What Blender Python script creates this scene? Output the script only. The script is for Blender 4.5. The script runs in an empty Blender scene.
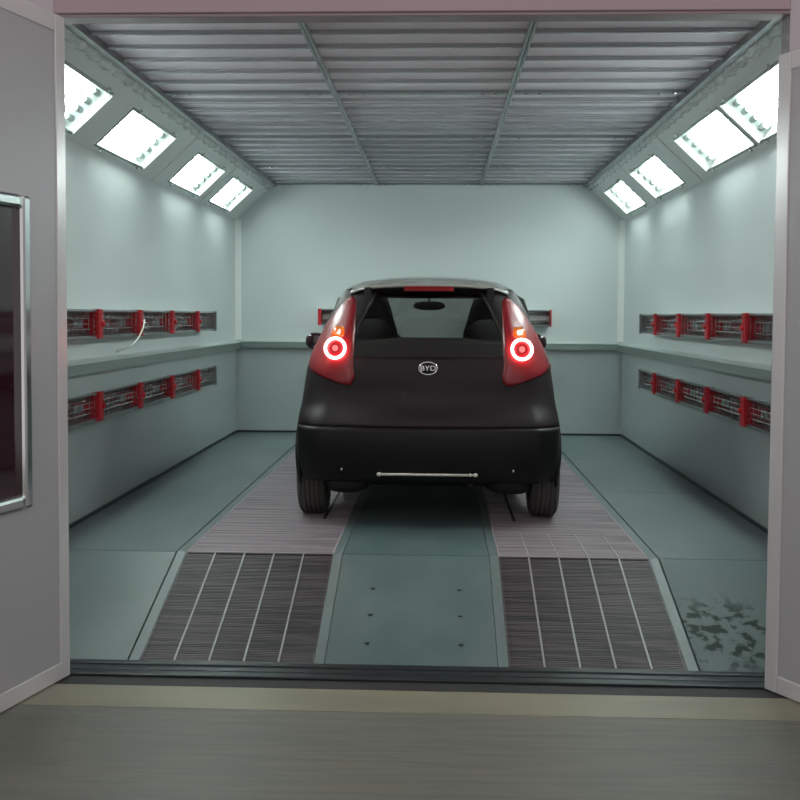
import bpy, bmesh, math, random
import numpy as np
from mathutils import Vector, Matrix
random.seed(7)
PI = math.pi
COL = bpy.context.scene.collection

# ------------------------------------------------------------------ materials
def mat(name, col, rough=.5, metal=0., spec=.5, coat=0., noise=None, bump=None):
    m = bpy.data.materials.new(name); m.use_nodes = True
    nt = m.node_tree; b = nt.nodes['Principled BSDF']
    b.inputs['Base Color'].default_value = (*col, 1)
    b.inputs['Roughness'].default_value = rough
    b.inputs['Metallic'].default_value = metal
    b.inputs['Specular IOR Level'].default_value = spec
    b.inputs['Coat Weight'].default_value = coat
    b.inputs['Coat Roughness'].default_value = .06
    tc = nt.nodes.new('ShaderNodeTexCoord')
    if noise:                      # (scale xyz, colour 2, contrast lo, hi)
        sc, c2, lo, hi = noise
        mp = nt.nodes.new('ShaderNodeMapping'); mp.inputs['Scale'].default_value = sc
        nz = nt.nodes.new('ShaderNodeTexNoise'); nz.inputs['Scale'].default_value = 1; nz.inputs['Detail'].default_value = 6
        rp = nt.nodes.new('ShaderNodeMapRange'); rp.inputs[1].default_value = lo; rp.inputs[2].default_value = hi
        mx = nt.nodes.new('ShaderNodeMix'); mx.data_type = 'RGBA'
        mx.inputs[6].default_value = (*col, 1); mx.inputs[7].default_value = (*c2, 1)
        nt.links.new(tc.outputs['Object'], mp.inputs[0]); nt.links.new(mp.outputs[0], nz.inputs['Vector'])
        nt.links.new(nz.outputs[0], rp.inputs[0]); nt.links.new(rp.outputs[0], mx.inputs[0])
        nt.links.new(mx.outputs[2], b.inputs['Base Color'])
    if bump:                       # (scale xyz, strength, distance)
        sc, st, di = bump
        mp = nt.nodes.new('ShaderNodeMapping'); mp.inputs['Scale'].default_value = sc
        nz = nt.nodes.new('ShaderNodeTexNoise'); nz.inputs['Scale'].default_value = 1; nz.inputs['Detail'].default_value = 4
        bp = nt.nodes.new('ShaderNodeBump'); bp.inputs['Strength'].default_value = st; bp.inputs['Distance'].default_value = di
        nt.links.new(tc.outputs['Object'], mp.inputs[0]); nt.links.new(mp.outputs[0], nz.inputs['Vector'])
        nt.links.new(nz.outputs[0], bp.inputs['Height']); nt.links.new(bp.outputs[0], b.inputs['Normal'])
    return m

def emis(name, col, st):
    m = bpy.data.materials.new(name); m.use_nodes = True
    nt = m.node_tree; nt.nodes.clear()
    e = nt.nodes.new('ShaderNodeEmission'); e.inputs[0].default_value = (*col, 1); e.inputs[1].default_value = st
    o = nt.nodes.new('ShaderNodeOutputMaterial'); nt.links.new(e.outputs[0], o.inputs[0])
    return m

def glass(name, tint, gloss=1., rough=.03):
    m = bpy.data.materials.new(name); m.use_nodes = True
    nt = m.node_tree; nt.nodes.clear()
    t = nt.nodes.new('ShaderNodeBsdfTransparent'); t.inputs[0].default_value = (*tint, 1)
    g = nt.nodes.new('ShaderNodeBsdfGlossy'); g.inputs['Roughness'].default_value = rough
    f = nt.nodes.new('ShaderNodeFresnel'); f.inputs[0].default_value = 1.45
    k = nt.nodes.new('ShaderNodeMath'); k.operation = 'MULTIPLY'; k.inputs[1].default_value = gloss
    x = nt.nodes.new('ShaderNodeMixShader'); o = nt.nodes.new('ShaderNodeOutputMaterial')
    nt.links.new(f.outputs[0], k.inputs[0]); nt.links.new(k.outputs[0], x.inputs[0])
    nt.links.new(t.outputs[0], x.inputs[1]); nt.links.new(g.outputs[0], x.inputs[2]); nt.links.new(x.outputs[0], o.inputs[0])
    return m

M = {}
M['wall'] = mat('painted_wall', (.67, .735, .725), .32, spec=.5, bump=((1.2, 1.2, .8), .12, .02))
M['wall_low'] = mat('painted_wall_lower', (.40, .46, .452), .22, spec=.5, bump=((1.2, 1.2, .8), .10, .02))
M['chamfer'] = mat('chamfer_paint', (.72, .78, .76), .3)
M['trim'] = mat('white_trim', (.86, .90, .88), .35)
M['rail'] = mat('rail_steel', (.62, .70, .67), .3, .3)
M['raildark'] = mat('rail_band', (.20, .25, .235), .4)
M['floor'] = mat('teal_steel_floor', (.115, .155, .152), .42, .0, .35, noise=((1.3, .8, 1), (.165, .205, .20), .35, .7))
M['deck'] = mat('teal_plate', (.085, .13, .125), .45, .0, .3, noise=((3, 2, 1), (.125, .17, .163), .4, .7))
M['pit'] = mat('pit_dark', (.012, .012, .014), .8)
M['ramp_bar'] = mat('ramp_grating', (.105, .085, .09), .5, .2, noise=((2, 60, 1), (.035, .035, .04), .4, .6))
M['ramp_back'] = mat('ramp_under', (.02, .02, .022), .7)
M['flat_bar'] = mat('flat_grating', (.43, .365, .395), .45, .1, noise=((1.2, 34, 1), (.22, .19, .205), .42, .60))
M['flat_back'] = mat('filter_pad', (.40, .33, .36), .7)
M['strip'] = mat('divider_strip', (.27, .275, .28), .5, .2)
M['sill'] = mat('sill_dark', (.03, .038, .042), .35, .4)
M['rubber'] = mat('black_rubber', (.012, .012, .013), .6)
M['ground'] = mat('workshop_floor', (.165, .168, .14), .45, 0, .3, noise=((3, 42, 1), (.135, .14, .122), .40, .64), bump=((3, 40, 1), .15, .01))
M['ground2'] = mat('cream_strip', (.25, .235, .165), .4, noise=((2, 9, 1), (.20, .195, .15), .4, .7))
M['header'] = mat('header_paint', (.40, .30, .325), .18, .1, .6)
M['jamb'] = mat('jamb_steel', (.45, .42, .44), .14, .5)
M['doorpanel'] = mat('door_panel', (.41, .41, .42), .42, .1, noise=((1, 1, 1.2), (.42, .41, .43), .4, .6))
M['doorframe'] = mat('door_frame_alu', (.70, .685, .69), .25, .3)
M['chrome'] = mat('chrome', (.75, .78, .78), .12, 1.)
M['alu'] = mat('polished_aluminium', (.66, .68, .68), .35, 1., bump=((60, 60, 60), .35, .004))
M['steel'] = mat('brushed_steel', (.36, .38, .39), .28, .9)
M['slat'] = mat('slat_steel', (.50, .50, .53), .22, .5)
M['fabric'] = mat('filter_fabric', (.90, .87, .93), .6, noise=((1.5, 3, 1), (.80, .77, .84), .35, .65))
M['plastic'] = mat('wrinkled_plastic', (.70, .76, .74), .18, 0, .6, noise=((25, 12, 25), (.5, .55, .54), .35, .65), bump=((30, 12, 30), .8, .02))
M['red'] = mat('red_plastic', (.50, .012, .02), .3, noise=((50, 50, 50), (.30, .01, .02), .4, .7))
M['quartz'] = mat('quartz_tube', (.20, .17, .17), .12, .1, .8)
M['frame_light'] = mat('lamp_frame', (.50, .57, .55), .25, .3)
M['reflector'] = mat('white_reflector', (.78, .82, .80), .35)
M['socket'] = mat('socket_grey', (.25, .30, .28), .5)
M['tube'] = emis('fluorescent', (.90, 1., .972), 46.0)
M['clear'] = glass('clear_glass', (.97, .985, .98), .6)
M['carglass'] = glass('car_glass', (.93, .96, .95), .7)
M['reartint'] = glass('rear_glass', (.90, .92, .90), .8)
M['maroon'] = mat('maroon_glass', (.03, .006, .012), .06, 0, .7, coat=.5)
M['paint'] = mat('car_paint', (.0085, .003, .0045), .46, .0, .35, coat=.0)
M['bumper'] = mat('bumper_plastic', (.005, .005, .0055), .45, 0, .3)
M['blacktrim'] = mat('black_gloss', (.010, .010, .010), .12)
M['tyre'] = mat('tyre', (.075, .071, .066), .75)
M['seat'] = mat('seat_cloth', (.022, .021, .020), .9)
M['lens'] = mat('red_lens', (.20, .005, .010), .30, 0, .5, coat=.15)
M['amber'] = mat('amber_lens', (.75, .17, .01), .16, 0, .6, coat=.5)
M['ring'] = emis('lit_ring', (1., .22, .22), 18)
M['bulb'] = emis('bulb', (1., .16, .15), 1.6)
M['glow'] = emis('lit_lens', (1., .02, .035), .55)
M['brakehi'] = mat('high_brake_lens', (.30, .01, .015), .2)
M['bar'] = mat('pale_bar', (.80, .74, .66), .4, .3)
M['cord'] = mat('white_cord', (.8, .82, .75), .5)

def stain_material():
    m = M['stained'] = M['floor'].copy(); m.name = 'stained_floor'; m.node_tree.nodes['Principled BSDF'].inputs['Roughness'].default_value = .6; m.node_tree.nodes['Principled BSDF'].inputs['Specular IOR Level'].default_value = .15
    nt = m.node_tree; b = nt.nodes['Principled BSDF']
    src = b.inputs['Base Color'].links[0].from_socket
    tc = [n for n in nt.nodes if n.type == 'TEX_COORD'][0]
    nz = nt.nodes.new('ShaderNodeTexNoise'); nz.inputs['Scale'].default_value = 17; nz.inputs['Detail'].default_value = 5
    nt.links.new(tc.outputs['Object'], nz.inputs['Vector'])
    r1 = nt.nodes.new('ShaderNodeMapRange'); r1.inputs[1].default_value = .49; r1.inputs[2].default_value = .58
    nt.links.new(nz.outputs[0], r1.inputs[0])
    d = nt.nodes.new('ShaderNodeVectorMath'); d.operation = 'DISTANCE'; d.inputs[1].default_value = (1.42, 4.52, -.17)
    nt.links.new(tc.outputs['Object'], d.inputs[0])
    r2 = nt.nodes.new('ShaderNodeMapRange'); r2.inputs[1].default_value = .34; r2.inputs[2].default_value = .18
    nt.links.new(d.outputs['Value'], r2.inputs[0])
    k = nt.nodes.new('ShaderNodeMath'); k.operation = 'MULTIPLY'
    nt.links.new(r1.outputs[0], k.inputs[0]); nt.links.new(r2.outputs[0], k.inputs[1])
    mx = nt.nodes.new('ShaderNodeMix'); mx.data_type = 'RGBA'; mx.inputs[7].default_value = (.025, .042, .033, 1)
    nt.links.new(k.outputs[0], mx.inputs[0]); nt.links.new(src, mx.inputs[6]); nt.links.new(mx.outputs[2], b.inputs['Base Color'])
stain_material()

# ------------------------------------------------------------------ helpers
def tag(o, label=None, cat=None, group=None, kind=None):
    if label: o['label'] = label
    if cat: o['category'] = cat
    if group: o['group'] = group
    if kind: o['kind'] = kind
    return o

def thing(name, loc, label, cat, group=None, rot=(0, 0, 0)):
    o = bpy.data.objects.new(name, None); COL.objects.link(o)
    o.empty_display_size = .1
    o.location = loc; o.rotation_euler = rot
    return tag(o, label, cat, group)

def obj(name, bm, m, parent=None, smooth=False, bevel=0):
    me = bpy.data.meshes.new(name)
    bmesh.ops.recalc_face_normals(bm, faces=bm.faces)
    bm.to_mesh(me); bm.free()
    me.materials.append(m)
    if smooth:
        for p in me.polygons: p.use_smooth = True
    o = bpy.data.objects.new(name, me); COL.objects.link(o)
    if parent: o.parent = parent
    if bevel:
        b = o.modifiers.new('bevel', 'BEVEL'); b.width = bevel; b.segments = 2; b.limit_method = 'ANGLE'
    return o

def struct(name, bm, m, **k):
    return tag(obj(name, bm, m, **k), kind='structure')

def copy_tree(o, parent=None):
    c = o.copy(); COL.objects.link(c)
    if parent: c.parent = parent
    for ch in list(o.children): copy_tree(ch, c)
    return c

def box(bm, x0, x1, y0, y1, z0, z1):
    vs = [bm.verts.new((x, y, z)) for x in (x0, x1) for y in (y0, y1) for z in (z0, z1)]
    for f in ((0, 1, 3, 2), (4, 6, 7, 5), (0, 4, 5, 1), (2, 3, 7, 6), (0, 2, 6, 4), (1, 5, 7, 3)):
        bm.faces.new([vs[i] for i in f])
    return bm
def B(*a):
    bm = bmesh.new()
    if isinstance(a[0], (tuple, list)):
        for q in a: box(bm, *q)
    else: box(bm, *a)
    return bm

def prism(bm, poly, ax, a0, a1):
    """extrude 2D polygon (the two other axes in order) along axis ax"""
    def P(p, a):
        return {'x': (a, p[0], p[1]), 'y': (p[0], a, p[1]), 'z': (p[0], p[1], a)}[ax]
    lo = [bm.verts.new(P(p, a0)) for p in poly]; hi = [bm.verts.new(P(p, a1)) for p in poly]
    n = len(poly)
    bm.faces.new(lo); bm.faces.new(hi)
    for i in range(n): bm.faces.new((lo[i], lo[(i+1) % n], hi[(i+1) % n], hi[i]))
    return bm

def tube(bm, pts, r, seg=10, cap=True):
    pts = [Vector(p) for p in pts]; rings = []
    for i, p in enumerate(pts):
        t = (pts[min(i+1, len(pts)-1)] - pts[max(i-1, 0)]).normalized()
        u = t.cross(Vector((0, 0, 1)))
        if u.length < 1e-3: u = t.cross(Vector((1, 0, 0)))
        u.normalize(); v = t.cross(u)
        rr = r[i] if isinstance(r, (list, tuple)) else r
        rings.append([bm.verts.new(p + rr*(math.cos(2*PI*k/seg)*u + math.sin(2*PI*k/seg)*v)) for k in range(seg)])
    for a, b in zip(rings, rings[1:]):
        for k in range(seg): bm.faces.new((a[k], a[(k+1) % seg], b[(k+1) % seg], b[k]))
    if cap: bm.faces.new(rings[0]); bm.faces.new(rings[-1])
    return bm

def torus(bm, c, R1, R2, r, axis='y', seg=32, ms=8):
    c = Vector(c); rings = []
    for i in range(seg):
        a = 2*PI*i/seg; ring = []
        for j in range(ms):
            b = 2*PI*j/ms
            u = (R1 + r*math.cos(b))*math.cos(a); v = (R2 + r*math.cos(b))*math.sin(a); w = r*math.sin(b)
            ring.append(bm.verts.new(c + Vector({'y': (u, w, v), 'x': (w, u, v), 'z': (u, v, w)}[axis])))
        rings.append(ring)
    for i in range(seg):
        for j in range(ms):
            bm.faces.new((rings[i][j], rings[(i+1) % seg][j], rings[(i+1) % seg][(j+1) % ms], rings[i][(j+1) % ms]))
    return bm

def ellipsoid(bm, c, rx, ry, rz, seg=20, rg=12, pw=1.):
    c = Vector(c)
    r = bmesh.ops.create_uvsphere(bm, u_segments=seg, v_segments=rg, radius=1)
    for v in r['verts']:
        q = v.co
        s = Vector([math.copysign(abs(a)**pw, a) for a in q])
        v.co = c + Vector((s.x*rx, s.y*ry, s.z*rz))
    return bm

def lathe_x(bm, prof, seg=48, cx=0, cy=0, cz=0):
    """profile [(x, r)...] revolved about the x axis, closed loop"""
    rings = [[bm.verts.new((cx+x, cy+r*math.cos(2*PI*k/seg), cz+r*math.sin(2*PI*k/seg))) for k in range(seg)] for x, r in prof]
    for a, b in zip(rings, rings[1:]):
        for k in range(seg): bm.faces.new((a[k], a[(k+1) % seg], b[(k+1) % seg], b[k]))
    return bm

# ------------------------------------------------------------------ the booth
W, L, H, H2, CX = 2.0, 10.407, 2.580, 2.211, 1.602
YF, YK, ZB = 4.275, 5.108, -.286          # front edge, kink of the ramp, ramp foot level
G1, G2, ED = 1.189, .423, .045
K = (H-H2)/(W-CX)
T = .08

# walls
RAILZ = .93
struct('wall_left', B((-W-T, -W, YF, L+T, RAILZ, H+.3)), M['wall'])
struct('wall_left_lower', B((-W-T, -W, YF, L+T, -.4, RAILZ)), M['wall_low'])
struct('wall_right', B((W, W+T, YF, L+T, RAILZ, H+.3)), M['wall'])
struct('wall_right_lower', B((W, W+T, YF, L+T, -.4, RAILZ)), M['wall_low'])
struct('wall_back', B((-W, W, L, L+T, RAILZ, H+.3)), M['wall'])
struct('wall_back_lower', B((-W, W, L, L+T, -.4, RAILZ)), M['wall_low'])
# front wall: two cheeks and the header beam
struct('wall_front_left', B((-W-T, -1.50, YF-.10, YF-.001, ZB, 2.9)), M['jamb'])
struct('wall_front_right', B((1.52, W+T, YF-.10, YF-.001, ZB, 2.9)), M['jamb'])
struct('wall_front_header', B((-1.50, 1.52, YF-.10, YF-.001, 2.458, 2.9), (-1.50, 1.52, YF-.115, YF-.10, 2.47, 2.49)), M['header'], bevel=.004)
# vertical sheet joints and corner posts
n = 0
for s, nm in ((-1, 'left'), (1, 'right')):
    bm = bmesh.new()
    prism(bm, [(s*W, L), (s*(W-.055), L), (s*W, L-.055)], 'z', .97, H2)
    n += 1; struct('trim_%d' % n, bm, M['trim'])
    # horizontal protective rail along the wall: sloped lit lip over a recessed face
    bm = bmesh.new()
    prism(bm, [(s*W, .873), (s*(W-.05), .873), (s*(W-.05), .935), (s*W, .935)], 'y', YF, L)
    n += 1; struct('trim_%d' % n, bm, M['raildark'])
    bm = bmesh.new(); prism(bm, [(s*W, .9355), (s*(W-.054), .9355), (s*(W-.054), .944), (s*W, .960)], 'y', YF, L)
    n += 1; struct('trim_%d' % n, bm, M['rail'])
bm = bmesh.new()
prism(bm, [(L, .885), (L-.05, .885), (L-.05, .945), (L, .945)], 'x', -W+.055, W-.055)
n += 1; struct('trim_%d' % n, bm, M['raildark'])
bm = bmesh.new(); prism(bm, [(L, .9455), (L-.054, .9455), (L-.054, .953), (L, .968)], 'x', -W+.056, W-.056)
n += 1; struct('trim_%d' % n, bm, M['rail'])
bm = bmesh.new()
for x in (-1., 0., 1.): box(bm, x-.006, x+.006, L-.0025, L, 1.0, H)
n += 1; struct('trim_%d' % n, bm, M['wall'])
# dark sealing joint along the foot of the walls
struct('baseboard_left', B(-W, -W+.012, YK, L, 0, .02), M['sill'])
struct('baseboard_right', B(W-.012, W, YK, L, 0, .02), M['sill'])
struct('baseboard_back', B(-W+.012, W-.012, L-.012, L, 0, .02), M['sill'])

# ceiling filter cloth and the sloped lamp panels (with openings for the lamps)
struct('ceiling', B(-CX-.02, CX+.02, YF, L, H+.013, H+.05), M['fabric'])
LYS = {-1: [(4.70, 5.62), (6.02, 6.97), (7.66, 8.58), (8.99, 9.84)], 1: [(4.96, 5.93), (6.03, 7.07), (7.73, 8.69), (9.14, 10.0)]}
UT = (.335, .90)    # slope coordinate of the lamp opening, 0 at ceiling edge, 1 at wall
def slope(s, u, d=0.):
    """point on the sloped panel; d = depth behind the surface"""
    x = CX+(W-CX)*u; z = H-(H-H2)*u; nl = math.hypot(1, K)
    return s*(x + d*K/nl), z + d/nl
for s, nm in ((-1, 'left'), (1, 'right')):
    bm = bmesh.new()
    def pan(u0, u1, y0, y1):
        poly = [slope(s, u0), slope(s, u1), slope(s, u1, .012), slope(s, u0, .012)]
        prism(bm, poly, 'y', y0, y1)
    pan(0, UT[0], YF, L); pan(UT[1], 1, YF, L)
    ys = [YF]+[v for p in LYS[s] for v in p]+[L]
    for a, b in zip(ys[::2], ys[1::2]): pan(UT[0], UT[1], a, b)
    struct('ceiling_slope_%s' % nm, bm, M['chamfer'])
    # panel joints
    bm = bmesh.new()
    for y in (7.36, 8.80):
        w = .022 if y == 7.36 else .008
        prism(bm, [slope(s, .0), slope(s, 1.), slope(s, 1., -.007), slope(s, .0, -.007)], 'y', y-w, y+w)
    n += 1; struct('trim_%d' % n, bm, M['chamfer'])
    # edge profile between ceiling and slope, wrapped in wrinkled film
    e = thing('film_wrapped_rail', (s*CX, YF, H), 'wrinkled plastic film wrapped along the %s edge of the slatted ceiling' % nm, 'rail')
    bm = bmesh.new(); pts = []; rr = []
    for i in range(120):
        pts.append((s*.055, (L-YF)*i/119, -.03)); rr.append(.030+.007*math.sin(i*1.7)+.004*random.random())
    tube(bm, pts, rr, 12)
    obj('film_sleeve', bm, M['plastic'], e, smooth=True)
    obj('edge_profile', B(-.022 if s > 0 else -.022, .022, 0, L-YF, -.03, .02), M['steel'], e)

# recessed fluorescent fittings
def make_light(s):
    e = thing('recessed_ceiling_light', (0, 0, 0), 'x', 'light', 'light fittings in the sloped panels')
    Lh = .98/2
    mu = (UT[0]+UT[1])/2
    hw = (UT[1]-UT[0])/2*math.hypot(W-CX, H-H2)
    # local frame: a along slope (down), n = depth behind, y
    nl = math.hypot(1, K)
    ax, az = s*(1/nl), -K/nl
    dx, dz = s*K/nl, 1/nl
    def P(a, d): return (ax*a+dx*d, az*a+dz*d)
    bm = bmesh.new()   # housing: trough with ends
    D = .12
    prof = [P(-hw, .0), P(-hw*.8, D), P(hw*.8, D), P(hw, .0), P(hw+.006, .0), P(hw*.8+.006, D+.006), P(-hw*.8-.006, D+.006), P(-hw-.006, 0)]
    prism(bm, prof, 'y', -Lh, Lh)
    for y in (-Lh, Lh-.005):
        prism(bm, [P(-hw, 0), P(-hw*.8, D), P(hw*.8, D), P(hw, 0)], 'y', y, y+.005)
    obj('reflector', bm, M['reflector'], e)
    bm = bmesh.new()   # rim
    for a0, a1 in ((-hw-.014, -hw+.004), (hw-.004, hw+.014)):
        prism(bm, [P(a0, 0), P(a1, 0), P(a1, -.006), P(a0, -.006)], 'y', -Lh-.014, Lh+.014)
    for y0, y1 in ((-Lh-.014, -Lh+.004), (Lh-.004, Lh+.014)):
        prism(bm, [P(-hw, 0), P(hw, 0), P(hw, -.006), P(-hw, -.006)], 'y', y0, y1)
    obj('rim', bm, M['frame_light'], e)
    bm = bmesh.new()   # bright bead on the far end
    prism(bm, [P(-hw, -.006), P(hw, -.006), P(hw, -.016), P(-hw, -.016)], 'y', Lh-.004, Lh+.006)
    obj('glazing_bead', bm, M['trim'], e)
    for k in range(4):
        a = -hw*.66+k*hw*.44
        bm = bmesh.new(); x, z = P(a, .055)
        tube(bm, [(x, -Lh+.06, z), (x, Lh-.10, z)], .0145, 10)
        t = obj('fluorescent_tube', bm, M['tube'], e, smooth=True)
        for y0, y1 in ((-Lh+.012, -Lh+.06), (Lh-.10, Lh-.006)):
            bm = bmesh.new(); tube(bm, [(x, y0, z), (x, y1, z)], .021, 10)
            obj('tube_holder', bm, M['socket'], e)
    bm = bmesh.new()
    prism(bm, [P(-hw, -.001), P(hw, -.001), P(hw, -.004), P(-hw, -.004)], 'y', -Lh+.004, Lh-.004)
    obj('cover_glass', bm, M['clear'], e)
    for y in (-Lh+.10, Lh-.10):
        for a in (-hw-.022, hw+.022):
            bm = bmesh.new(); x, z = P(a, -.008)
            ellipsoid(bm, (x, y, z), .011, .014, .011, 10, 6)
            tube(bm, [(x, y, z), P3(P, a-math.copysign(.03, a), -.012, y)], .004, 6)
            obj('clip', bm, M['chrome'], e)
    return e
def P3(P, a, d, y):
    x, z = P(a, d); return (x, y, z)
order = ['nearest the doors', 'second from the doors', 'third from the doors', 'nearest the back wall']
for s, nm in ((-1, 'left'), (1, 'right')):
    proto = make_light(s)
    x, z = slope(s, (UT[0]+UT[1])/2)
    for i, (y0, y1) in enumerate(LYS[s]):
        o = proto if i == 0 else copy_tree(proto)
        o.location = (x, (y0+y1)/2, z); o.scale = (1, (y1-y0)/.98, 1)
        o['label'] = 'lit four-tube light in the %s sloped panel, %s' % (nm, order[i])

# ceiling grid: three columns of slatted filter frames
RX = .5345
cols = [(-CX+.0, -RX, 'left'), (-RX, RX, 'middle'), (RX, CX, 'right')]
rows = [(YF+.01, 6.16), (6.16, 7.68), (7.68, 9.2), (9.2, L-.01)]
rown = ['nearest the doors', 'second from the doors', 'third from the doors', 'against the back wall']
SP = .2535
for x0, x1, cn in cols:
    for ri, (y0, y1) in enumerate(rows):
        e = thing('ceiling_filter_frame', ((x0+x1)/2, (y0+y1)/2, H), 'steel slatted ceiling frame in the %s column, %s' % (cn, rown[ri]), 'ceiling frame', 'slatted ceiling frames')
        hx, hy = (x1-x0)/2-.002, (y1-y0)/2-.002
        bm = B((-hx, -hx+.014, -hy, hy, -.014, .012), (hx-.014, hx, -hy, hy, -.014, .012), (-hx+.014, hx-.014, -hy, -hy+.014, -.008, .012), (-hx+.014, hx-.014, hy-.014, hy, -.008, .012))
        obj('frame', bm, M['steel'], e)
        y = 4.865-2*SP
        while y < y1-.03:
            if y > y0+.03:
                bm = bmesh.new(); yy = y-(y0+y1)/2
                # C-shaped bar: rounded bottom
                prism(bm, [(yy-.016, .013), (yy-.016, .001), (yy-.009, -.006), (yy+.009, -.006), (yy+.016, .001), (yy+.016, .013)], 'x', -hx+.014, hx-.014)
                obj('slat', bm, M['slat'], e)
            y += SP
        # thin wire rods between the slats
        y = 4.865-2.5*SP
        bm = bmesh.new(); c = 0
        while y < y1-.03:
            if y > y0+.03:
                tube(bm, [(-hx+.014, y-(y0+y1)/2, .012), (hx-.014, y-(y0+y1)/2, .012)], .0045, 6); c += 1
            y += SP
        if ri > 0: obj('wire_rods', bm, M['slat'], e)
        else: bm.free()
        for sx in (-1, 1):
            for q in (.09, .17):
                bm = bmesh.new(); ellipsoid(bm, (sx*(hx-q), hy-.007, -.009), .016, .007, .006, 8, 6)
                obj('fastener', bm, M['chrome'], e)

# floor
SUB = -.06
sl = (0-ZB)/(YK-YF)
def slab(bm, x0, x1, y0, y1, th=.03):
    """steel floor plate following the level part or the ramp"""
    def z(y): return 0 if y >= YK else ZB+(y-YF)*sl
    prism(bm, [(y0, z(y0)), (y1, z(y1)), (y1, z(y1)-th), (y0, z(y0)-th)], 'x', x0, x1)
g = .003
bm = bmesh.new()
for a, b in ((YK+g, 7.05-g), (7.05+g, 8.7-g), (8.7+g, L)): slab(bm, -W, -G1-ED-3*g, a, b)
struct('floor_left', bm, M['floor'])
bm = bmesh.new(); slab(bm, -W, -G1-ED-3*g, YF, YK-g); struct('floor_ramp_left', bm, M['floor'])
bm = bmesh.new()
for a, b in ((YK+g, 7.05-g), (7.05+g, 8.7-g), (8.7+g, L)): slab(bm, G1+ED+3*g, W, a, b)
struct('floor_right', bm, M['floor'])
bm = bmesh.new(); slab(bm, G1+ED+3*g, W, YF, YK-g); struct('floor_ramp_right', bm, M['stained'])
bm = bmesh.new()
for a, b in ((YK+g, 6.5-g), (6.5+g, 8.2-g), (8.2+g, L)): slab(bm, -G2+ED+g, G2-ED-g, a, b)
struct('floor_middle', bm, M['deck'])
bm = bmesh.new(); slab(bm, -G2+ED+g, G2-ED-g, YF, YK-g); struct('floor_ramp_middle', bm, M['deck'])
bm = bmesh.new()
for s in (-1, 1): slab(bm, *sorted((s*(G1), s*(G2))), 9.85, L)
struct('floor_back', bm, M['floor'])
bm = bmesh.new()
prism(bm, [(YF, ZB-.10), (YK, SUB-.02), (L, SUB-.02), (L, -.5), (YF, -.5)], 'x', -W, W)
struct('floor_pit', bm, M['pit'])
# teal edging bars around the grate bands
bm = bmesh.new()
for s in (-1, 1):
    for a in ((G1, G1+ED), (G2-ED, G2)):
        x0, x1 = sorted((s*a[0], s*a[1]))
        slab(bm, x0, x1, YF, YK, .04); slab(bm, x0, x1, YK, L, .04)
struct('trim_%d' % (n+1), bm, M['floor']); n += 1

def grate(name, x0, x1, y0, y1, ramp, label, group, strips):
    ln = (y1-y0) if not ramp else math.hypot(YK-YF, ZB)
    e = thing(name, ((x0+x1)/2, y0, ZB if ramp else 0), label, 'floor grate', group, (math.atan(sl) if ramp else 0, 0, 0))
    hx = (x1-x0)/2-.002
    bm = bmesh.new(); p = .0125; wd = .0075
    c = int((ln-.02)/p)
    for i in range(c):
        y = .012+i*p; box(bm, -hx+.01, hx-.01, y, y+wd, -.018, -.001)
    obj('grating', bm, M['ramp_bar' if ramp else 'flat_bar'], e)
    obj('tray', B(-hx+.004, hx-.004, .004, ln-.004, -.03, -.0185), M['ramp_back' if ramp else 'flat_back'], e)
    obj('frame', B((-hx, -hx+.008, .002, ln-.002, -.03, 0), (hx-.008, hx, .002, ln-.002, -.03, 0),
        (-hx+.008, hx-.008, .002, .010, -.03, 0), (-hx+.008, hx-.008, ln-.010, ln-.002, -.03, 0)), M['ramp_bar' if ramp else 'flat_back'], e)
    for q in strips:
        x = -hx+2*hx*q
        obj('divider_strip', B(x-.0042, x+.0042, .010, ln-.010, -.0009, .0035), M['strip' if ramp else 'flat_bar'], e)
    return e
for s, nm in ((-1, 'left'), (1, 'right')):
    x0, x1 = sorted((s*G1, s*G2))
    q = [.20, .40, .60, .80]
    grate('ramp_grate', x0, x1, YF, YK, True, 'dark sloping %s ramp grate with four pale divider strips at the entrance' % nm, 'ramp grates', q)
    for i, (a, b) in enumerate(((YK, 5.64), (5.64, 7.05), (7.05, 8.45), (8.45, 9.85))):
        lab = ['pinkish level grate directly above the %s ramp grate', 'pinkish grate carrying the %s rear wheel of the car', 'pinkish grate under the middle of the car on the %s', 'pinkish grate farthest back on the %s, toward the back wall'][i] % nm
        grate('floor_grate', x0, x1, a+.001, b, False, lab, 'level floor grates', q if (i == 0 and s > 0) else [])
    # dark slot of the inner track
    xs = s*.57
    struct('trim_%d' % (n+1), B(xs-.007, xs+.007, 5.98, 7.05, .0005, .004), M['rubber']); n += 1
# bolts on the middle ramp plate
k = 0
for x in (-.20, .22):
    for y in (4.42, 4.62, 4.82):
        z = ZB+(y-YF)*sl
        bm = bmesh.new(); ellipsoid(bm, (0, 0, 0), .011, .011, .004, 12, 6)
        o = obj('floor_bolt', bm, M['sill'], smooth=True); o.location = (x, y, z+.001)
        row = ['lowest', 'middle', 'uppermost'][[4.42, 4.62, 4.82].index(y)]
        tag(o, 'dark bolt head in the middle ramp plate, %s of the %s row' % (row, 'left' if x < 0 else 'right'), 'bolt', 'bolts in the ramp plate')

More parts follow.
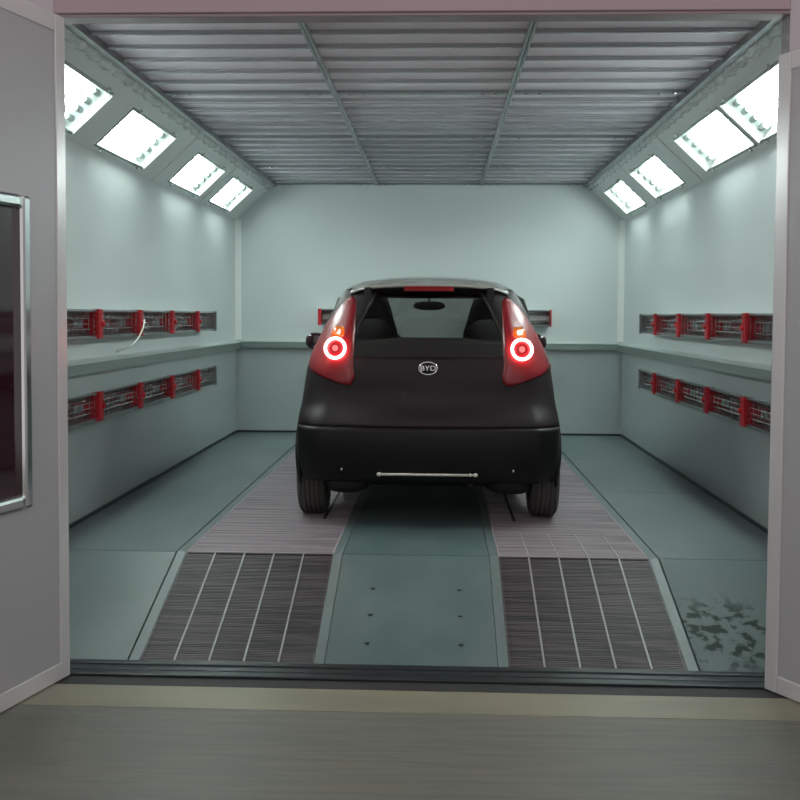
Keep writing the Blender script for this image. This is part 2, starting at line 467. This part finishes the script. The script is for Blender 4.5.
# threshold and ground outside
e = thing('door_threshold', (0, 4.105, ZB), 'long dark ridged metal threshold strip across the booth entrance', 'threshold')
obj('base_channel', B(-1.50, 1.52, -.115, .165, -.02, .001), M['rubber'], e)
for y0, y1, z in ((.12, .163, .008), (.055, .10, .006), (-.02, .03, .012)):
    obj('ridge', B(-1.50, 1.52, y0, y1, .001, z), M['sill'], e, bevel=.004)
struct('floor_ground', B(-6, 6, -2.5, 3.762, ZB-.05, ZB), M['ground'])
struct('floor_entrance_strip', B(-6, 6, 3.765, 3.988, ZB-.05, ZB+.001), M['ground2'])
struct('floor_ground_side', B((-6, -1.5, 3.99, 4.5, ZB-.05, ZB-.001), (1.52, 6, 3.99, 4.5, ZB-.05, ZB-.001)), M['ground'])

# doors (open leaves)
def leaf(num, hinge, direction, width, ztop, s, window):
    e = bpy.data.objects.new('door_%d' % num, None); COL.objects.link(e); e['kind'] = 'structure'
    d = Vector((direction[0], direction[1])).normalized()
    # local x runs from the hinge toward the viewer, local y = outward normal away from the opening
    ang = math.atan2(d.y, d.x); e.location = (hinge[0], hinge[1], ZB+.004); e.rotation_euler = (0, 0, ang)
    hh = ztop-ZB-.004; fw = .062
    side = -1 if s < 0 else 1     # sign of local y of the back side
    y0, y1 = sorted((0, side*.05)); p0, p1 = sorted((side*.006, side*.044))
    if window: wx0, wx1, wz0, wz1 = .285, width-.17, .80, 1.915
    bm = bmesh.new()
    for q in ((0, fw, y0, y1, 0, hh), (width-fw, width, y0, y1, 0, hh), (fw, width-fw, y0, y1, 0, .07), (fw, width-fw, y0, y1, hh-.07, hh)): box(bm, *q)
    obj('door_frame', bm, M['doorframe'], e, bevel=.004)
    bm = bmesh.new()
    if window:
        for q in ((fw, wx0, p0, p1, .07, hh-.07), (wx1, width-fw, p0, p1, .07, hh-.07), (wx0, wx1, p0, p1, .07, wz0), (wx0, wx1, p0, p1, wz1, hh-.07)): box(bm, *q)
    else: box(bm, fw, width-fw, p0, p1, .07, hh-.07)
    obj('door_panel', bm, M['doorpanel'], e)
    if window:
        bm = bmesh.new(); f = .05; a, b = sorted((-side*.012, side*.05))
        for q in ((wx0-f, wx0+.004, a, b, wz0-f, wz1+f), (wx1-.004, wx1+f, a, b, wz0-f, wz1+f), (wx0+.004, wx1-.004, a, b, wz0-f, wz0+.004), (wx0+.004, wx1-.004, a, b, wz1-.004, wz1+f)): box(bm, *q)
        obj('window_frame', bm, M['chrome'], e, bevel=.014)
        a, b = sorted((side*.016, side*.024))
        obj('window_pane', B(wx0+.003, wx1-.003, a, b, wz0+.003, wz1-.003), M['maroon'], e)
    for z in (.3, hh*.5, hh-.3):
        bm = bmesh.new(); tube(bm, [(-.012, side*.03, z-.05), (-.012, side*.03, z+.05)], .011, 10)
        obj('hinge', bm, M['steel'], e)
    return e
leaf(1, (-1.420, 4.085), (-.117, -.432), 1.0, 2.43, -1, True)
leaf(2, (1.446, 4.085), (.105, -.176), 1.0, 2.27, 1, False)

# ------------------------------------------------------------------ infrared lamp units
def make_ir(length):
    """local: y along the wall, +x out of the wall, origin = wall point under the middle height"""
    e = thing('infrared_lamp_unit', (0, 0, 0), 'x', 'heat lamp', 'infrared lamp units')
    l2 = length/2-.004
    d, hb, hf = .125, .035, .074
    bm = bmesh.new()      # trapezoid reflector trough, open to the room
    prism(bm, [(.012, hb), (d, hf), (d, hf+.004), (.008, hb+.005), (.008, -hb-.005), (d, -hf-.004), (d, -hf), (.012, -hb)], 'y', -l2, l2)
    obj('reflector', bm, M['alu'], e)
    bm = bmesh.new()
    for sgn in (-1, 1):
        box(bm, d-.012, d+.006, -l2, l2, sgn*(hf+.002)-.007, sgn*(hf+.002)+.007)
    obj('edge_rails', bm, M['steel'], e, bevel=.002)
    for z in (-.036, .036):
        bm = bmesh.new(); tube(bm, [(.085, -l2+.02, z), (.085, l2-.02, z)], .013, 10)
        obj('quartz_tube', bm, M['quartz'], e, smooth=True)
    bm = bmesh.new()
    for i in range(9):
        y = -l2+.05+(2*l2-.1)*i/8
        tube(bm, [(d+.002, y, -hf), (d+.002, y, hf)], .002, 5)
    for z in (-.03, .0, .03): tube(bm, [(d+.004, -l2, z), (d+.004, l2, z)], .002, 5)
    obj('wire_guard', bm, M['chrome'], e)
    poly = [(.0, -.045), (.05, -.045), (d+.022, -hf-.014), (d+.022, hf+.012), (.05, .045), (.0, .045)]
    bm = bmesh.new(); prism(bm, poly, 'y', -l2-.002, -l2+.040)
    obj('end_plate', bm, M['red'], e, bevel=.004)['label'] = 'red end plate'
    bm = bmesh.new(); prism(bm, [(.0, -.045), (.045, -.045), (.045, .045), (.0, .045)], 'y', l2-.012, l2)
    obj('wall_bracket', bm, M['steel'], e, bevel=.003)
    bm = bmesh.new(); prism(bm, [(.046, -.018), (d-.025, -hf-.012), (d+.022, -hf-.014), (d+.022, hf+.012), (d-.025, hf+.010), (.046, .018)], 'y', l2-.016, l2)
    obj('far_end_plate', bm, M['red'], e, bevel=.003)
    bm = bmesh.new(); tube(bm, [(d+.022, -l2+.019, 0), (d+.036, -l2+.019, 0)], .016, 12)
    obj('end_knob', bm, M['red'], e)
    return e
pr = make_ir(.795); used = False
posn = ['nearest the doors', 'second from the doors', 'third from the doors', 'fourth from the doors', 'shortest, nearest the back wall']
def put_ir(x, y, z, rz, label, group, sy=1.):
    global used
    o = pr if not used else copy_tree(pr); used = True
    o.location = (x, y, z); o.rotation_euler = (0, 0, rz); o.scale = (1, sy, 1)
    o['label'] = label; o['group'] = group
    return o
for s, nm in ((-1, 'left'), (1, 'right')):
    for z, rn in ((1.17, 'upper'), (.69, 'lower')):
        for i in range(5):
            ya = 4.965+.802*i + (.05 if s > 0 else 0); yb = ya+.802
            if i == 4: yb = 8.83
            o = put_ir(s*W, (ya+yb)/2, z, 0 if s < 0 else PI,
                   '%s-row infrared lamp unit on the %s wall, %s' % (rn, nm, posn[i]), '%s row of heat lamps on the %s wall' % (rn, nm), (yb-ya)/.802)
            if s > 0: o.scale = (-1, (yb-ya)/.802, 1); o.rotation_euler = (0, 0, 0)
            if i == 4:
                for ch in o.children:
                    if ch.name.startswith('far_end_plate'):
                        ch.material_slots[0].link = 'OBJECT'; ch.material_slots[0].material = M['steel']
for z, rn in ((1.21, 'upper'), (.66, 'lower')):
    for i in (0, 2):
        put_ir((-1.135+.33, 0, .462+.4)[i], L, z, -PI/2, '%s-row infrared lamp unit on the back wall, %s' % (rn, ['left of the car', '', 'right of the car'][i]), '%s row of heat lamps on the back wall' % rn, .82 if i == 0 else 1.)
# loose white cord hanging from a left lamp
bm = bmesh.new()
tube(bm, [(-1.83, 6.56, 1.19), (-1.82, 6.50, 1.14), (-1.83, 6.42, 1.07), (-1.86, 6.36, 1.02), (-1.95, 6.34, .985)], .005, 8)
tag(obj('hanging_cord', bm, M['cord'], smooth=True), 'short white cord hanging from the left upper lamps toward the wall rail', 'cord')

# ------------------------------------------------------------------ the car
car = thing('hatchback_car', (.05, 6.19, 0), 'small black hatchback car seen from behind with red tail lights lit', 'car')
zk = [.27, .33, .42, .50, .58, .64, .70, .78, .86, .93, 1.00, 1.08, 1.16, 1.25, 1.33, 1.39, 1.43, 1.455]
wk = [.745, .758, .766, .770, .772, .768, .756, .748, .738, .728, .706, .668, .634, .592, .552, .518, .470, .36]
rk = [-.46, -.49, -.508, -.515, -.51, -.49, -.45, -.43, -.425, -.415, -.40, -.375, -.345, -.305, -.26, -.20, -.12, .05]
fk = [2.88, 2.93, 2.96, 2.96, 2.93, 2.88, 2.82, 2.68, 2.45, 2.15, 1.90, 1.72, 1.55, 1.36, 1.18, 1.02, .88, .60]
ZS = np.array([.27+i*(1.455-.27)/56 for i in range(57)])
def sm(v, k=2):
    v = np.interp(ZS, zk, v)
    for _ in range(k):
        p = np.concatenate([[2*v[0]-v[1]], v, [2*v[-1]-v[-2]]]); v = .25*p[:-2]+.5*p[1:-1]+.25*p[2:]
    return v
WS, RS, FS = sm(wk), sm(rk), sm(fk)
CS = np.interp(ZS, [.27, .6, .95, 1.45], [.14, .19, .24, .22])
def outline(z):
    """half outline, list of (x, y) from the rear centre round the side to the front centre"""
    w, r, f, c = (float(np.interp(z, ZS, a)) for a in (WS, RS, FS, CS))
    c = min(c, w*.55); bow = .07; pts = []
    NR, NA, NSD, NF = 16, 10, 30, 12
    yc = r+bow*((w-c)/w)**2
    for i in range(NR): x = (w-c)*i/NR; pts.append((x, r+bow*(x/w)**2))
    for i in range(NA): a = PI/2*i/NA; pts.append((w-c+c*math.sin(a), yc+c*(1-math.cos(a))))
    fc = min(.55, (f-yc)*.3); cf = min(w*.6, .45)
    ya, yb = yc+c, f-fc
    for i in range(NSD):
        t = i/NSD; pts.append((w*(1-.03*t*t), ya+(yb-ya)*t))
    w2 = w*.97
    for i in range(NA): a = PI/2*i/NA; pts.append((w2-cf+cf*math.cos(a), yb+(fc-.08)*math.sin(a)))
    yt = yb+fc-.08
    for i in range(NF+1):
        x = (w2-cf)*(1-i/NF); pts.append((x, yt+.08*(1-(x/(w2-cf))**2)))
    return pts
NP = len(outline(.6)); I_SIDE0, I_SIDE1 = 26, 56
ZG0, ZG1 = 1.00, 1.375
def kind(i, z, x, y):
    """which panel a facet belongs to"""
    if z > 1.385: return 'roof'
    if z < 1.0: return 'body'
    ax = abs(x)
    rear_half = np.interp(z, [1.0, 1.32, 1.385], [.445, .415, .39])
    if i < 16 and ax < rear_half: return 'rear'
    if i >= I_SIDE0+1 and i < I_SIDE1:
        f = float(np.interp(z, ZS, FS)); r = float(np.interp(z, ZS, RS))
        if y > r+.42 and y < f-.62:
            if .98 < y < 1.06: return 'body'
            if z < 1.365 and z > 1.02: return 'side'
    if i >= I_SIDE1+6: return 'front' if z > 1.04 and z < 1.37 else 'body'
    return 'body'
BM = {k_: bmesh.new() for k_ in ('body', 'roof', 'bumper', 'rear', 'side_l', 'side_r', 'front')}
VC = {k_: {} for k_ in BM}
grid = [outline(z) for z in ZS]
for j in range(len(ZS)-1):
    zm = (ZS[j]+ZS[j+1])/2
    for s in (-1, 1):
        for i in range(NP-1):
            q = [(s*grid[a][b][0], grid[a][b][1], float(ZS[a])) for a, b in ((j, i), (j, i+1), (j+1, i+1), (j+1, i))]
            cx = sum(p[0] for p in q)/4; cy = sum(p[1] for p in q)/4
            if zm < .66 and abs(cx) > .5 and (math.hypot(cy, zm-.285) < .345 or math.hypot(cy-2.34, zm-.285) < .345): continue
            kd = kind(i, zm, cx, cy)
            if kd == 'side': kd = 'side_l' if s < 0 else 'side_r'
            if kd == 'body' and zm < .585 and (i < 24): kd = 'bumper'
            if kd not in BM: kd = 'body'
            vs = []
            for (a, b), p in zip(((j, i), (j, i+1), (j+1, i+1), (j+1, i)), q):
                key = (a, b, s if abs(p[0]) > 1e-5 else 0)
                if key not in VC[kd]: VC[kd][key] = BM[kd].verts.new(p)
                vs.append(VC[kd][key])
            if len(set(vs)) >= 3:
                try: BM[kd].faces.new(vs if s > 0 else vs[::-1])
                except ValueError: pass
# roof cap
b = BM['roof']; j = len(ZS)-1
prev = [b.verts.new((s*grid[j][i][0], grid[j][i][1], float(ZS[j]))) for s, rng in ((1, range(NP)), (-1, range(NP-2, 0, -1))) for i in rng]
cen = Vector((0, .33, 0))
for sc, dz in ((.8, .010), (.5, .018), (.2, .022)):
    cur = [b.verts.new((v.co.x*sc, .33+(v.co.y-.33)*sc, 1.455+dz)) for v in (prev if sc == .8 else base)]
    if sc == .8: base = prev
    for i in range(len(cur)):
        b.faces.new((prev[i], prev[(i+1) % len(cur)], cur[(i+1) % len(cur)], cur[i]))
    prev = cur
b.faces.new(prev)
bmesh.ops.remove_doubles(b, verts=b.verts, dist=1e-4)
body = obj('body', BM['body'], M['paint'], car, smooth=True)
sol = body.modifiers.new('shell', 'SOLIDIFY'); sol.thickness = .02; sol.offset = -1
bu = obj('rear_bumper', BM['bumper'], M['bumper'], car, smooth=True)
sol = bu.modifiers.new('shell', 'SOLIDIFY'); sol.thickness = .03; sol.offset = -.6
rg = obj('rear_window', BM['rear'], M['reartint'], car, smooth=True)
for kk, m_ in (('side_l', 'side_window'), ('side_r', 'side_window'), ('front', 'windshield')):
    obj(m_, BM[kk], M['carglass'], car, smooth=True)

def surf(x, z, off=0.):
    """rear surface point at lateral x and height z, pushed out by off"""
    s = 1 if x >= 0 else -1; pts = outline(z)
    xs = [p[0] for p in pts[:27]]; ys = [p[1] for p in pts[:27]]
    y = float(np.interp(abs(x), xs, ys))
    e1 = .004; y2 = float(np.interp(min(abs(x)+e1, xs[-1]), xs, ys)); y0 = float(np.interp(max(abs(x)-e1, 0), xs, ys))
    nx = (y2-y0)/(2*e1); nn = math.hypot(nx, 1)
    return (x+s*off*nx/nn, y-off/nn, z)
def arcpt(t, s, z, off):
    """t = index along outline (float)"""
    pts = outline(z); i = min(int(t), len(pts)-2); f = t-i
    x = pts[i][0]*(1-f)+pts[i+1][0]*f; y = pts[i][1]*(1-f)+pts[i+1][1]*f
    tx, ty = pts[i+1][0]-pts[i][0], pts[i+1][1]-pts[i][1]; ln = math.hypot(tx, ty)
    return (s*(x+off*ty/ln), y-off*tx/ln, z)
def tx_of(x, z):
    pts = outline(z)[:27]; return float(np.interp(x, [p[0] for p in pts], range(27)))
def lamp_patch(s, zs, tin, tout, off, nu=12, th=.012):
    bm = bmesh.new(); g1 = []; g2 = []
    for z, a, b_ in zip(zs, tin, tout):
        r1, r2 = [], []
        for k in range(nu+1):
            u = k/nu; t = a+(b_-a)*u
            edge = min(u, 1-u)*nu
            o1 = off+th*min(1, edge*.6)
            r1.append(bm.verts.new(arcpt(t, s, z, o1))); r2.append(bm.verts.new(arcpt(t, s, z, off-.01)))
        g1.append(r1); g2.append(r2)
    for gg in (g1, g2):
        for a, b_ in zip(gg, gg[1:]):
            for k in range(nu): bm.faces.new((a[k], a[k+1], b_[k+1], b_[k]))
    for k in range(nu):
        bm.faces.new((g1[0][k], g1[0][k+1], g2[0][k+1], g2[0][k])); bm.faces.new((g1[-1][k], g1[-1][k+1], g2[-1][k+1], g2[-1][k]))
    for a, b_, c, d_ in zip(g1, g1[1:], g2, g2[1:]):
        bm.faces.new((a[0], b_[0], d_[0], c[0])); bm.faces.new((a[-1], b_[-1], d_[-1], c[-1]))
    return bm
zl = [.825, .85, .875, .905, .94, .98, 1.03, 1.08, 1.13, 1.18, 1.23, 1.28, 1.32, 1.345]
xin = [.45, .43, .425, .43, .435, .435, .43, .43, .43, .43, .43, .43, .435, .455]
tout = [15, 17.5, 20, 22.3, 24.0, 24.6, 24.6, 24.4, 24, 23.5, 22.8, 22, 21, 20]
for s in (-1, 1):
    tin = [tx_of(x, z) for x, z in zip(xin, zl)]
    lens = obj('tail_light', lamp_patch(s, zl, tin, tout, .004), M['lens'], car, smooth=True)
    # lit part around the ring
    zg = [.945+.0135*i for i in range(14)]
    cxl, czl, R = .535, 1.030, .058
    # amber turn signal
    za = [1.098, 1.12, 1.145, 1.165]
    ia = [tx_of(v, z) for v, z in zip((.49, .475, .475, .485), za)]; oa = [tx_of(v, z) for v, z in zip((.57, .575, .568, .545), za)]
    obj('turn_signal', lamp_patch(s, za, ia, oa, .012, 8, .006), M['amber'], lens, smooth=True)
    p0 = Vector(surf(s*cxl, czl, 0)); e3 = .01
    tz = Vector(surf(s*cxl, czl+.03, 0))-Vector(surf(s*cxl, czl-.03, 0)); txv = Vector(surf(s*(cxl+.01), czl, 0))-Vector(surf(s*(cxl-.03), czl, 0))
    nrm = tz.cross(txv).normalized()
    if nrm.y > 0: nrm = -nrm
    nrm = (nrm+Vector((0, -1.2, 0))).normalized()
    p0 = p0+nrm*.042
    rot = Vector((0, -1, 0)).rotation_difference(nrm).to_matrix().to_4x4()
    bm = bmesh.new(); torus(bm, (0, 0, 0), R, R, .0085, 'y', 36, 8)
    bm.transform(Matrix.Translation(p0) @ rot); obj('light_ring', bm, M['ring'], lens, smooth=True)
    bm = bmesh.new(); ellipsoid(bm, (0, 0, 0), .018, .012, .018, 14, 8)
    bm.transform(Matrix.Translation(p0) @ rot); obj('bulb', bm, M['bulb'], lens, smooth=True)
    bm = bmesh.new(); lathe = [(-.002, .0)]
    for rr_, dd_ in ((.048, 0),):
        ell = ellipsoid(bm, (0, .022, 0), rr_*1.35, .020, rr_*1.35, 24, 8)
    bm.transform(Matrix.Translation(p0) @ rot); obj('bowl_reflector', bm, M['lens'], lens, smooth=True)
    # lit halo of the lens, crescent band below and around the ring
    # body coloured corner trim strip outside of the lamp (bright reflection edge)
    # wheel arch lip
    for yw in (0, 2.34):
        bm = bmesh.new(); pts = []
        for a in range(-2, 27):
            an = PI*a/24.5*1.0 - .02
            y = yw+.345*math.cos(an); z = .285+.345*math.sin(an)
            if z < .24: z = .24
            w = float(np.interp(z, ZS, WS))
            pts.append((s*(w+.004), y, z))
        tube(bm, pts, .012, 8); obj('wheel_arch', bm, M['bumper'], car, smooth=True)
    # mirror
    MX = .885 if s < 0 else .805
    bm = bmesh.new(); ellipsoid(bm, (s*MX, 1.50, 1.03), .078, .05, .064, 20, 12, .85)
    mir = obj('side_mirror', bm, M['paint'], car, smooth=True)
    bm = bmesh.new(); ellipsoid(bm, (s*MX, 1.457, 1.035), .064, .012, .052, 20, 10, .85); obj('mirror_glass', bm, M['maroon'], mir, smooth=True)
    bm = bmesh.new(); tube(bm, [(s*.83, 1.52, 1.01), (s*.70, 1.54, .99)], .018, 8); obj('mirror_arm', bm, M['blacktrim'], mir)
    bm = bmesh.new(); tube(bm, [(s*.733, .48, .925), (s*.757, .50, .93), (s*.757, .62, .93), (s*.733, .64, .925)], .013, 8); obj('door_handle', bm, M['paint'], car, smooth=True)
    # reflector dots in the bumper
    bm = bmesh.new(); ellipsoid(bm, surf(s*.49, .345, .012), .007, .005, .009, 12, 8); obj('bumper_reflector', bm, M['chrome'], car, smooth=True)
    # hinge supports under the spoiler
    p = surf(s*.355, 1.36, .03)
    obj('hatch_hinge', B(p[0]-.022, p[0]+.022, p[1]-.012, p[1]+.04, 1.295, 1.395), M['bumper'], car, bevel=.008)
# wheels
def wheel(s, yw, nm):
    x0 = s*.702; w = .084; R = .285
    bm = bmesh.new(); prof = []
    prof += [(-w*.75, .17), (-w*.98, .19), (-w, .225), (-w*.95, .262), (-w*.78, .278)]
    gx = [-.055, -.0275, 0, .0275, .055]
    for g_ in gx: prof += [(g_-.0052, R), (g_-.0035, R-.009), (g_+.0035, R-.009), (g_+.0052, R)]
    prof += [(w*.78, .278), (w*.95, .262), (w, .225), (w*.98, .19), (w*.75, .17)]
    lathe_x(bm, prof, 56, x0, yw, R)
    t = obj('wheel', bm, M['tyre'], car)
    bm = bmesh.new()
    lathe_x(bm, [(-w*.7, .168), (-w*.7, .176), (w*.7, .176), (w*.7, .168), (-w*.7, .168)], 40, x0, yw, R)
    xo = s*(.702+w*.35)
    for k in range(5):
        a = 2*PI*k/5
        u = Vector((0, math.cos(a), math.sin(a)))
        tube(bm, [Vector((xo, yw, R)), Vector((xo, yw, R))+u*.17], [.035, .022], 8)
    lathe_x(bm, [(s*(w*.1)-.0, .001), (s*(w*.45), .05), (s*(w*.1), .052)], 24, x0, yw, R)
    obj('rim', bm, M['steel'], t)
for s in (-1, 1):
    for yw in (0, 2.34): wheel(s, yw, '')
# spoiler: roof coloured lip over the window, dark band below with the high brake light
def spoiler():
    bm = bmesh.new(); rows_ = []
    prof = [(0.20, 1.450), (0.02, 1.462), (-.10, 1.452), (-.235, 1.418), (-.262, 1.404), (-.25, 1.398), (-.12, 1.400), (.02, 1.41)]
    N = 28
    for i in range(N+1):
        u = -1+2*i/N; x = u*.475
        dz = -.030*abs(u)**2.4 - .018*max(0, abs(u)-.85)/.15; dy = .10*abs(u)**2.5
        rows_.append([bm.verts.new((x, y+dy, z+dz)) for y, z in prof])
    for a, c in zip(rows_, rows_[1:]):
        for k in range(len(prof)): bm.faces.new((a[k], a[(k+1) % len(prof)], c[(k+1) % len(prof)], c[k]))
    bm.faces.new(rows_[0]); bm.faces.new(rows_[-1])
    return bm
M['roofsheen'] = mat('roof_painted_sheen', (.30, .30, .27), .25, 0, .5, coat=1.)  # black car paint lightened to grey: reflected ceiling light put into the colour
roof = obj('roof', BM['roof'], M['roofsheen'], car, smooth=True)
obj('roof_spoiler', spoiler(), M['roofsheen'], car, smooth=True)
bm = bmesh.new(); N = 16; A = []
for i in range(N+1):
    x = -.145+.29*i/N; dy = .10*abs(x/.475)**2.5
    A.append([bm.verts.new((x, y+dy, z)) for y, z in ((-.250, 1.402), (-.266, 1.400), (-.262, 1.374), (-.235, 1.372))])
for a, c in zip(A, A[1:]):
    for k in range(4): bm.faces.new((a[k], a[(k+1) % 4], c[(k+1) % 4], c[k]))
bm.faces.new(A[0]); bm.faces.new(A[-1])
obj('high_brake_light', bm, M['brakehi'], car)
# badge: chrome oval ring with raised letters
pz = .925; py = surf(0, pz, 0)[1]
bm = bmesh.new(); torus(bm, (0, py-.006, pz), .052, .036, .005, 'y', 40, 8)
bad = obj('badge', bm, M['chrome'], car, smooth=True)
bm = bmesh.new(); ellipsoid(bm, (0, py-.001, pz), .050, .005, .034, 32, 8); obj('badge_field', bm, M['bumper'], bad, smooth=True)
cu = bpy.data.curves.new('badge_letters', 'FONT'); cu.body = 'BYD'; cu.size = .040; cu.extrude = .003; cu.align_x = 'CENTER'; cu.align_y = 'CENTER'
to = bpy.data.objects.new('tmp_text', cu)
me = bpy.data.meshes.new_from_object(to); bpy.data.objects.remove(to)
me.materials.append(M['chrome'])
me.transform(Matrix.Translation((0, py-.008, pz)) @ Matrix.Rotation(PI/2, 4, 'X') @ Matrix.Diagonal((1.2, 1, 1, 1)))
lt = bpy.data.objects.new('badge_letters', me); COL.objects.link(lt); lt.parent = bad
# chrome bar under the bumper, with end knobs
bm = bmesh.new(); zb = .322; yb = -.50
tube(bm, [(-.275, yb, zb), (.275, yb, zb)], .0075, 10)
for x in (-.275, .275): ellipsoid(bm, (x, yb, zb), .014, .014, .012, 12, 8)
ellipsoid(bm, (.245, yb, zb), .008, .012, .011, 10, 6)
obj('bumper_bar', bm, M['bar'], car, smooth=True)
# underbody, axle beam, silencer
obj('underbody', B((-.60, .60, -.40, 2.75, .27, .40), (-.40, .40, .25, 2.3, .17, .27)), M['rubber'], car)
bm = bmesh.new(); tube(bm, [(-.64, .02, .27), (-.42, -.02, .225), (.42, -.02, .225), (.64, .02, .27)], .045, 12)
obj('rear_axle', bm, M['rubber'], car, smooth=True)
for s in (-1, 1):
    bm = bmesh.new(); ellipsoid(bm, (s*.49, -.16, .235), .15, .12, .075, 20, 12, .8); obj('suspension_arm', bm, M['rubber'], car, smooth=True)
bm = bmesh.new(); tube(bm, [(.25, -.40, .25), (.25, 1.6, .24)], .022, 10); ellipsoid(bm, (.25, -.1, .25), .10, .2, .06); obj('exhaust', bm, M['rubber'], car, smooth=True)
# interior
obj('cabin_floor', B(-.62, .62, -.2, 2.3, .40, .44), M['seat'], car)
bm = bmesh.new(); box(bm, -.58, .58, .34, .46, .44, 1.085); obj('rear_seat_back', bm, M['seat'], car, bevel=.04)
obj('parcel_shelf', B(-.62, .62, -.30, .36, .93, .95), M['seat'], car)
for s in (-1, 1):
    bm = bmesh.new(); ellipsoid(bm, (s*.385, .40, 1.115), .14, .05, .09, 20, 12, .8); obj('headrest', bm, M['seat'], car, smooth=True)
    bm = bmesh.new()
    prof = [(.70, .24), (1.05, .26), (1.12, .25), (1.20, .225), (1.28, .205), (1.35, .18), (1.385, .12)]
    rg_ = []
    for z, w in prof:
        rg_.append([bm.verts.new((s*.49+w*math.copysign(abs(math.cos(t_))**.6, math.cos(t_)), 1.05+.10*(z-.7)*0+.07*math.sin(t_), z)) for t_ in [2*PI*q/20 for q in range(20)]])
    for a, c in zip(rg_, rg_[1:]):
        for k in range(20): bm.faces.new((a[k], a[(k+1) % 20], c[(k+1) % 20], c[k]))
    bm.faces.new(rg_[-1]); bm.faces.new(rg_[0])
    obj('front_seat', bm, M['seat'], car, smooth=True)
obj('dashboard', B(-.60, .60, 1.55, 1.95, .75, 1.02), M['seat'], car, bevel=.04)
bm = bmesh.new(); torus(bm, (-.35, 1.45, .92), .18, .18, .014, 'y', 32, 8); obj('steering_wheel', bm, M['seat'], car, smooth=True)
bm = bmesh.new(); ellipsoid(bm, (-.01, 1.10, 1.30), .115, .02, .032, 20, 10, .8); tube(bm, [(-.01, 1.10, 1.32), (-.01, 1.13, 1.39)], .008, 6)
obj('rear_view_mirror', bm, M['seat'], car, smooth=True)

# ------------------------------------------------------------------ camera, light, world
cam = bpy.data.cameras.new('camera'); co = bpy.data.objects.new('camera', cam); COL.objects.link(co)
f, pitch, yaw, roll, cx, cz = 1003.99, .0444, .0382, .0061, .1086, 1.2289
cam.sensor_width = 36; cam.lens = f/800*36; cam.clip_start = .05; cam.shift_y = -.05
fwd = Vector((-math.sin(yaw)*math.cos(pitch), math.cos(yaw)*math.cos(pitch), -math.sin(pitch)))
right = Vector((math.cos(yaw), math.sin(yaw), 0)); up = right.cross(fwd)
# image rolled clockwise by roll (content rotated): rotate axes
r2 = right*math.cos(roll)+up*math.sin(roll); u2 = up*math.cos(roll)-right*math.sin(roll)
mt = Matrix((r2, u2, -fwd)).transposed().to_4x4(); mt.translation = (cx, 0, cz)
co.matrix_world = mt
bpy.context.scene.camera = co

def area(name, loc, rot, sx, sy, power, col):
    l = bpy.data.lights.new(name, 'AREA'); l.shape = 'RECTANGLE'; l.size = sx; l.size_y = sy; l.energy = power; l.color = col
    o = bpy.data.objects.new(name, l); COL.objects.link(o); o.location = loc; o.rotation_euler = rot
    return o
area('workshop_lamp', (.05, .5, 2.75), (math.radians(62), 0, 0), .12, .12, 6, (1., .86, .88))
w = bpy.data.worlds.new('world'); bpy.context.scene.world = w; w.use_nodes = True
bg = w.node_tree.nodes['Background']; bg.inputs[0].default_value = (.66, .61, .61, 1); bg.inputs[1].default_value = .85
sc = bpy.context.scene
sc.view_settings.view_transform = 'Standard'; sc.view_settings.look = 'None'
sc.view_settings.exposure = .13; sc.view_settings.gamma = 1
